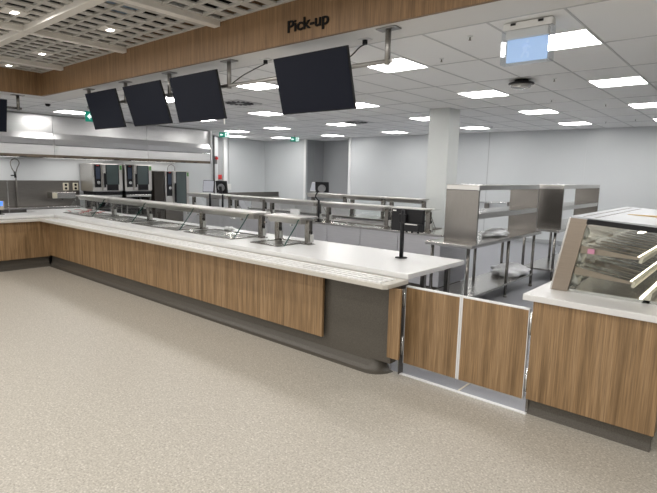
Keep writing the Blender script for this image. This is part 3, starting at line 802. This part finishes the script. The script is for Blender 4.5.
R_ = Matrix.Translation((-5.78, 6.55, 1.505)) @ Matrix.Rotation(math.radians(32), 4, 'Z') @ Matrix.Rotation(math.radians(8), 4, 'X')
obj('screen_back', box(B(), -.12, .12, -.012, .012, -.09, .09, .008, R_), BLACK, t)
obj('mount_disc', cyl(B(), R_ @ Vector((0, -.012, -.02)), R_ @ Vector((0, -.05, -.02)), .065, 20), MATS['mount_grey'], t)
obj('arm', tube(B(), smoothpath([(-5.86, 6.56, 1.27), (-5.90, 6.52, 1.34), (-5.86, 6.53, 1.42)]), .012), BLACK, t)

# ------------------------------------------------------------------ prep tables with pass shelves
def prep_table(x0, x1, y0, y1, hx0, hx1, hy0, hy1, lab):
    t = thing('prep_table', lab, 'steel table', ((x0+x1)/2, (y0+y1)/2, 0), 'steel prep tables with two tier pass shelves')
    zt = .90
    obj('top', box(B(), x0, x1, y0, y1, zt-.045, zt, .008), STEEL, t)
    ys = (y0+.08, (y0+y1)/2+.12, y1-.10)
    for x in (x0+.07, x1-.08):
        for y in ys:
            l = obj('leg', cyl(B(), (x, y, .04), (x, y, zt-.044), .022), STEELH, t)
            obj('foot', lathe(B(), [(.024, 0), (.028, .012), (.020, .045)], (x, y, 0)), DARKST, l)
    obj('undershelf', box(B(), x0+.05, x1-.06, y0+.05, y1-.06, .185, .215, .006), STEEL, t)
    zh = 1.635; zm = 1.265
    e = .034
    obj('end_panel', box(B(), hx0, hx1, hy0, hy0+e, zt+.001, zh-.066, .003), STEELH, t)
    obj('end_panel', box(B(), hx0, hx1, hy1-e, hy1, zt+.001, zh-.066, .003), STEELH, t)
    obj('top_shelf', box(B(), hx0, hx1, hy0, hy1, zh-.065, zh, .004), STEEL, t)
    obj('middle_shelf', box(B(), hx0+.005, hx1-.004, hy0+e, hy1-e, zm-.06, zm+.012, .003), STEEL, t)
    return t
prep_table(-3.27, -2.62, 5.76, 8.32, -3.13, -2.68, 6.0, 8.24, 'nearer steel prep table with pass shelf and a plastic bag beneath')
prep_table(-3.12, -2.47, 8.72, 11.55, -2.98, -2.53, 9.0, 11.45, 'farther steel prep table with pass shelf, behind the nearer one')
# plastic bag on undershelf
def lump(cx, cy, cz, sx, sy, sz, seed, sub=4):
    bm = B(); g = bmesh.ops.create_icosphere(bm, subdivisions=sub, radius=1)
    for v in g['verts']:
        n_ = v.co.copy()
        k = 1+.10*math.sin(6*n_.x+seed)+.10*math.sin(9*n_.y+4*n_.z+seed*2)+.05*math.sin(21*n_.x+17*n_.y)
        z = max(n_.z*k, -.75)
        v.co = Vector((cx+n_.x*sx*k, cy+n_.y*sy*k, cz+z*sz))
    for fc in bm.faces: fc.smooth = True
    return bm
tag(obj('plastic_bag', lump(-2.90, 7.86, .282, .25, .42, .10, 1), plain('milky_plastic', (.86, .87, .90), .35)), 'crumpled milky plastic bag on the undershelf of the nearer steel table', 'bag')
tag(obj('plastic_wrap', lump(-2.88, 7.05, .945, .14, .34, .055, 2.3), MATS['milky_plastic']), 'heap of clear plastic wrap on the nearer steel table under its pass shelf', 'plastic wrap')
# service rail on far wall seen through the shelves
t = thing('wall_outlet_rail', 'pipe rail with two dark outlets on the back wall seen through the pass shelf', 'pipe', (-5.65, 13.95, .8))
obj('pipe', cyl(B(), (-6.3, 13.93, 1.02), (-5.0, 13.93, 1.06), .022), CHROME, t)
for x, z in ((-5.97, .80), (-5.31, .87)): obj('outlet', box(B(), x-.06, x+.06, 13.9, 13.99, z, z+.2, .01), DARKST, t)

# ------------------------------------------------------------------ left kitchen wall: splash, bench, taps, ovens, hood
t = thing('splashback', 'dark stainless splashback panels on the left kitchen wall', 'splashback', (-14.98, 4.0, .5))
for a, b_ in ((1.5, 4.54), (4.55, 6.38)): obj('panel', box(B(), -14.998, -14.985, a+.004, b_-.004, .45, 1.385), DARKST, t)
obj('joint_strip', box(B(), -14.985, -14.98, 4.53, 4.56, .45, 1.385), STEEL, t)
t = thing('wall_bench', 'stainless bench along the left wall below the dark splashback', 'bench', (-14.6, 3.9, 0))
obj('top', box(B(), -14.97, -14.4, 1.5, 6.2, .66, .70, .004), STEEL, t)
for y in (1.6, 3.8, 6.1):
    for x in (-14.9, -14.45): obj('leg', cyl(B(), (x, y, 0), (x, y, .66), .02), STEELH, t)
t = thing('steel_box_shelf', 'small stainless box shelf sticking out of the dark splashback', 'shelf', (-14.8, 5.8, .95))
obj('body', box(B(), -14.98, -14.62, 5.50, 6.12, .90, 1.07, .006), STEEL, t)
obj('end_cap', box(B(), -14.64, -14.612, 5.50, 5.62, .91, 1.06, .004), CREAM, t)
tag(obj('cord_loop', tube(B(), smoothpath([(-14.7, 5.78, .865), (-14.66, 5.8, .95), (-14.66, 5.9, .98), (-14.7, 6.02, .90)]), .012), BLACK), 'black cord looping under the steel box shelf', 'cord')
so0 = None
for y, lab in ((6.0, 'left one of two cream power outlets on the splashback'), (6.265, 'right one of two cream power outlets, next to the first oven')):
    if so0 is None:
        t = thing('power_outlet', lab, 'power outlet', (-14.975, y, 1.11), 'cream double power outlets on the splashback')
        obj('plate', box(B(), -14.985, -14.965, y-.075, y+.075, 1.11, 1.32, .006), CREAM, t)
        for z in (1.165, 1.265): obj('socket', cyl(B(), (-14.966, y, z), (-14.955, y, z), .034, 16), BLACK, t)
        so0 = t
    else: dup(so0, (-14.975, y, 1.11), lab)
# spray tap
y = 4.72
t = thing('spray_tap', 'pre-rinse spray tap with looped hose above the left splashback', 'tap', (-14.93, y, 1.385))
obj('riser', cyl(B(), (-14.93, y+.02, .705), (-14.93, y+.02, 1.58), .014), DARKST, t)
obj('hose', tube(B(), smoothpath([(-14.93, y+.02, 1.56), (-14.90, y+.05, 1.70), (-14.88, y+.10, 1.83), (-14.86, y+.06, 1.92), (-14.84, y-.04, 1.94), (-14.82, y-.12, 1.86), (-14.80, y-.11, 1.72), (-14.80, y-.05, 1.60)]), .013), DARKST, t)
obj('spray_head', cyl(B(), (-14.80, y-.05, 1.62), (-14.80, y-.03, 1.46), .020, r1=.03), BLACK, t)
obj('lever', box(B(), -14.81, -14.79, y-.14, y-.04, 1.50, 1.53, .005), BLACK, t)

def combi(x, y0, y1, z0, z1, lab, tall=False):
    """door faces +x"""
    t = thing('combi_oven', lab, 'oven', (x-.4, (y0+y1)/2, z0), 'steel combi ovens below the hood')
    w = y1-y0; cp = y0+w*.27
    obj('body', box(B(), x-.80, x-.02, y0, y1, z0, z1, .01), MATS['oven_steel'], t)
    c = obj('control_panel', box(B(), x-.02, x+.01, y0+.06, cp, z0+(.12 if not tall else .32), z1-.02, .004), BLACK, t)
    obj('display', box(B(), x+.0095, x+.013, y0+.085, cp-.03, z1-.42, z1-.10), BLUEDISP, c)
    obj('dial', cyl(B(), (x+.010, (y0+.06+cp)/2, z1-.53), (x+.040, (y0+.06+cp)/2, z1-.53), .045, 20), CHROME, c)
    obj('logo_plate', box(B(), x+.0095, x+.012, y0+.11, cp-.05, z1-.06, z1-.045), RED, c)
    d = obj('door', box(B(), x-.02, x+.025, cp+.03, y1-.005, z0+(.03 if not tall else .02), z1-.01, .006), MATS['oven_steel'], t)
    obj('window', box(B(), x+.0245, x+.029, cp+.15, y1-.13, z0+(.20 if not tall else .04), z1-.035), OVENG, d)
    obj('window_frame', box(B(), x+.0245, x+.027, cp+.125, y1-.105, z0+(.20 if not tall else .035), z1-.022), BLACK, d)
    if not tall: obj('lower_band', box(B(), x+.0245, x+.028, cp+.15, y1-.13, z0+.03, z0+.20), BLACK, d)
    obj('handle', box(B(), x+.03, x+.075, cp+.075, cp+.105, z0+.12, z0+(z1-z0)*.66, .008), BLACK, d)
    obj('sticker', box(B(), x+.0245, x+.027, y1-.085, y1-.02, z1-.16, z1-.04), GREENST, d, label='green sticker')
    return t
combi(-14.15, 6.40, 7.25, 1.10, 1.88, 'left one of the two wide combi ovens, beside the cream outlets')
combi(-14.15, 7.34, 8.18, 1.10, 1.88, 'right one of the two wide combi ovens, third monitor above it')
combi(-14.10, 8.62, 9.46, .62, 1.72, 'tall floor standing combi oven to the right of the two wide ones', True)
def stand(x, y0, y1, lab):
    t = thing('oven_stand', lab, 'oven stand', (x-.4, (y0+y1)/2, 0), 'open steel stands under the wide combi ovens')
    obj('plinth', box(B(), x-.78, x, y0, y1, 1.0, 1.098), BLACK, t)
    bm = box(B(), x-.76, x+.01, y0+.01, y1-.01, .93, 1.0, .004)
    obj('frame', bm, STEEL, t)
    for yy in (y0+.03, y1-.03):
        for xx in (x-.72, x-.03): obj('leg', box(B(), xx-.02, xx+.02, yy-.02, yy+.02, 0, .93), STEELH, t)
    for z in (.35, .60, .80): obj('tray_runner', box(B(), x-.70, x-.04, y0+.06, y1-.06, z, z+.012), DARKST, t)
    obj('rear_panel', box(B(), x-.76, x-.745, y0+.02, y1-.02, .1, .93), BLACK, t)
    return t
stand(-14.16, 6.47, 7.24, 'open stand under the left wide combi oven')
stand(-14.16, 7.35, 8.17, 'open stand under the right wide combi oven')
tag(obj('oven_plinth', box(B(), -14.88, -14.12, 8.62, 9.46, 0, .618, .01), DARKST), 'dark steel plinth under the tall combi oven', 'plinth')
tag(obj('side_cabinet', box(B(), -14.9, -14.1, 8.24, 8.58, 0, 1.70, .01), DKBROWN), 'dark brown tall panel between the wide ovens and the tall oven', 'panel')
tag(obj('vent_hose', tube(B(), smoothpath([(-14.5, 8.95, 1.725), (-14.5, 8.97, 1.86), (-14.5, 9.08, 1.92), (-14.5, 9.19, 1.86), (-14.5, 9.21, 1.725)]), .014), GASKET), 'thin grey hose looping above the tall combi oven', 'hose')

# exhaust hood modules
def hood(y0, y1, lab):
    t = thing('exhaust_hood', lab, 'exhaust hood', (-14.1, (y0+y1)/2, 2.0), 'stainless exhaust hood modules over the cook line')
    a, b_ = y0+.004, y1-.004
    obj('upper_panel', box(B(), -14.99, -13.2, a, b_, 2.56, 2.975, .003), HOODS, t)
    obj('lower_panel', prism(B(), [(-14.99, 2.56), (-13.17, 2.56), (-13.13, 2.42), (-13.155, 2.28), (-13.15, 2.045), (-14.99, 2.045)], 'y', a, b_), HOODS, t)
    obj('crease', prism(B(), [(-13.152, 2.262), (-13.138, 2.272), (-13.152, 2.292)], 'y', a+.03, b_-.03), CHROME, t)
    obj('front_lip', box(B(), -13.17, -13.14, a, b_, 1.968, 2.0, .003), BROWNRIM, t)
    rim = obj('rim_channel', box(B(), -14.99, -13.14, a, b_, 2.0, 2.044, .004), BROWNRIM, t)
    obj('lamp', box(B(), -14.7, -13.9, a+.3, b_-.3, 1.993, 1.9995), HOODLAMP, t)
    bm = B(); n = int((b_-a)/.42)
    for k in range(n):
        yy = a+.2+k*.42; box(bm, -13.145, -13.125, yy, yy+.14, 1.972, 1.994)
    obj('clip', bm, BLACK, rim)
    return t
hood(2.4, 5.05, 'stainless exhaust hood module at the left photo edge')
hood(5.05, 7.52, 'middle stainless exhaust hood module behind the leftmost monitors')
hood(7.52, 9.62, 'farthest stainless exhaust hood module with a white end edge')
tag(obj('hood_end_trim', box(B(), -14.99, -13.12, 9.62, 9.66, 2.0, 2.975, .003), TRIMW), 'white end cover on the far end of the exhaust hood', 'cover')
# service pipe, alarm, switch on the left wall
tag(obj('service_pipe', cyl(B(), (-14.96, 11.1, .95), (-14.96, 11.1, CZ-.01), .03), GASKET), 'grey vertical service pipe on the wall past the hood end', 'pipe')
t = thing('emergency_button', 'red and grey emergency button on the pipe beside the hood', 'button', (-14.93, 11.1, 2.0))
obj('box', box(B(), -14.93, -14.84, 11.04, 11.16, 2.0, 2.28, .008), GASKET, t)
obj('button', cyl(B(), (-14.84, 11.1, 2.2), (-14.78, 11.1, 2.2), .05), RED, t)
tag(obj('fire_alarm_box', box(B(), -15.459, -15.38, 11.52, 11.76, 1.45, 1.62, .01), RED), 'small red fire alarm box on the left wall above the tablets', 'alarm')
t = thing('wall_switch', 'white wall switch with thin conduit on the left wall', 'switch', (-15.49, 12.17, 1.1))
obj('plate', box(B(), -15.499, -15.46, 12.08, 12.26, 1.05, 1.28, .006), WPLAST, t)
obj('conduit', cyl(B(), (-15.485, 12.17, 1.28), (-15.485, 12.17, CZ-.01), .013), TBAR, t)
# back bench with splash
t = thing('back_bench', 'stainless bench with raised back lip along the far left wall', 'bench', (-13.6, 11.3, 0))
obj('top', box(B(), -13.9, -13.1, 9.9, 12.55, .86, .90, .004), STEEL, t)
obj('splash', box(B(), -13.12, -13.09, 10.0, 12.5, .90, 1.07, .004), DARKST, t)
obj('cabinet', box(B(), -13.85, -13.15, 9.95, 12.5, .1, .86), LILAC, t)
obj('kick', box(B(), -13.8, -13.2, 10.0, 12.45, 0, .1), VINYL, t)

# ------------------------------------------------------------------ light
w = bpy.data.worlds.new('world'); sc.world = w; w.use_nodes = True
bg = w.node_tree.nodes['Background']; bg.inputs[0].default_value = (1, .97, .93, 1); bg.inputs[1].default_value = 1.2
def area(loc, size, power, colr=(1, .97, .93)):
    l = bpy.data.lights.new('ceiling_lamp', 'AREA'); l.energy = power; l.size = size; l.color = colr
    o = bpy.data.objects.new('ceiling_lamp', l); col.objects.link(o); o.location = loc
for x in (-8.2, -6.1, -4.0, -1.9, .2, 2.3):
    for y in (2.1, .6, -1.1, -2.9): area((x, y, FT-.03), .2, 16)

sc.view_settings.view_transform = 'Standard'; sc.view_settings.look = 'None'
sc.view_settings.gamma = 1; sc.view_settings.use_curve_mapping = False
sc.view_settings.exposure = .1
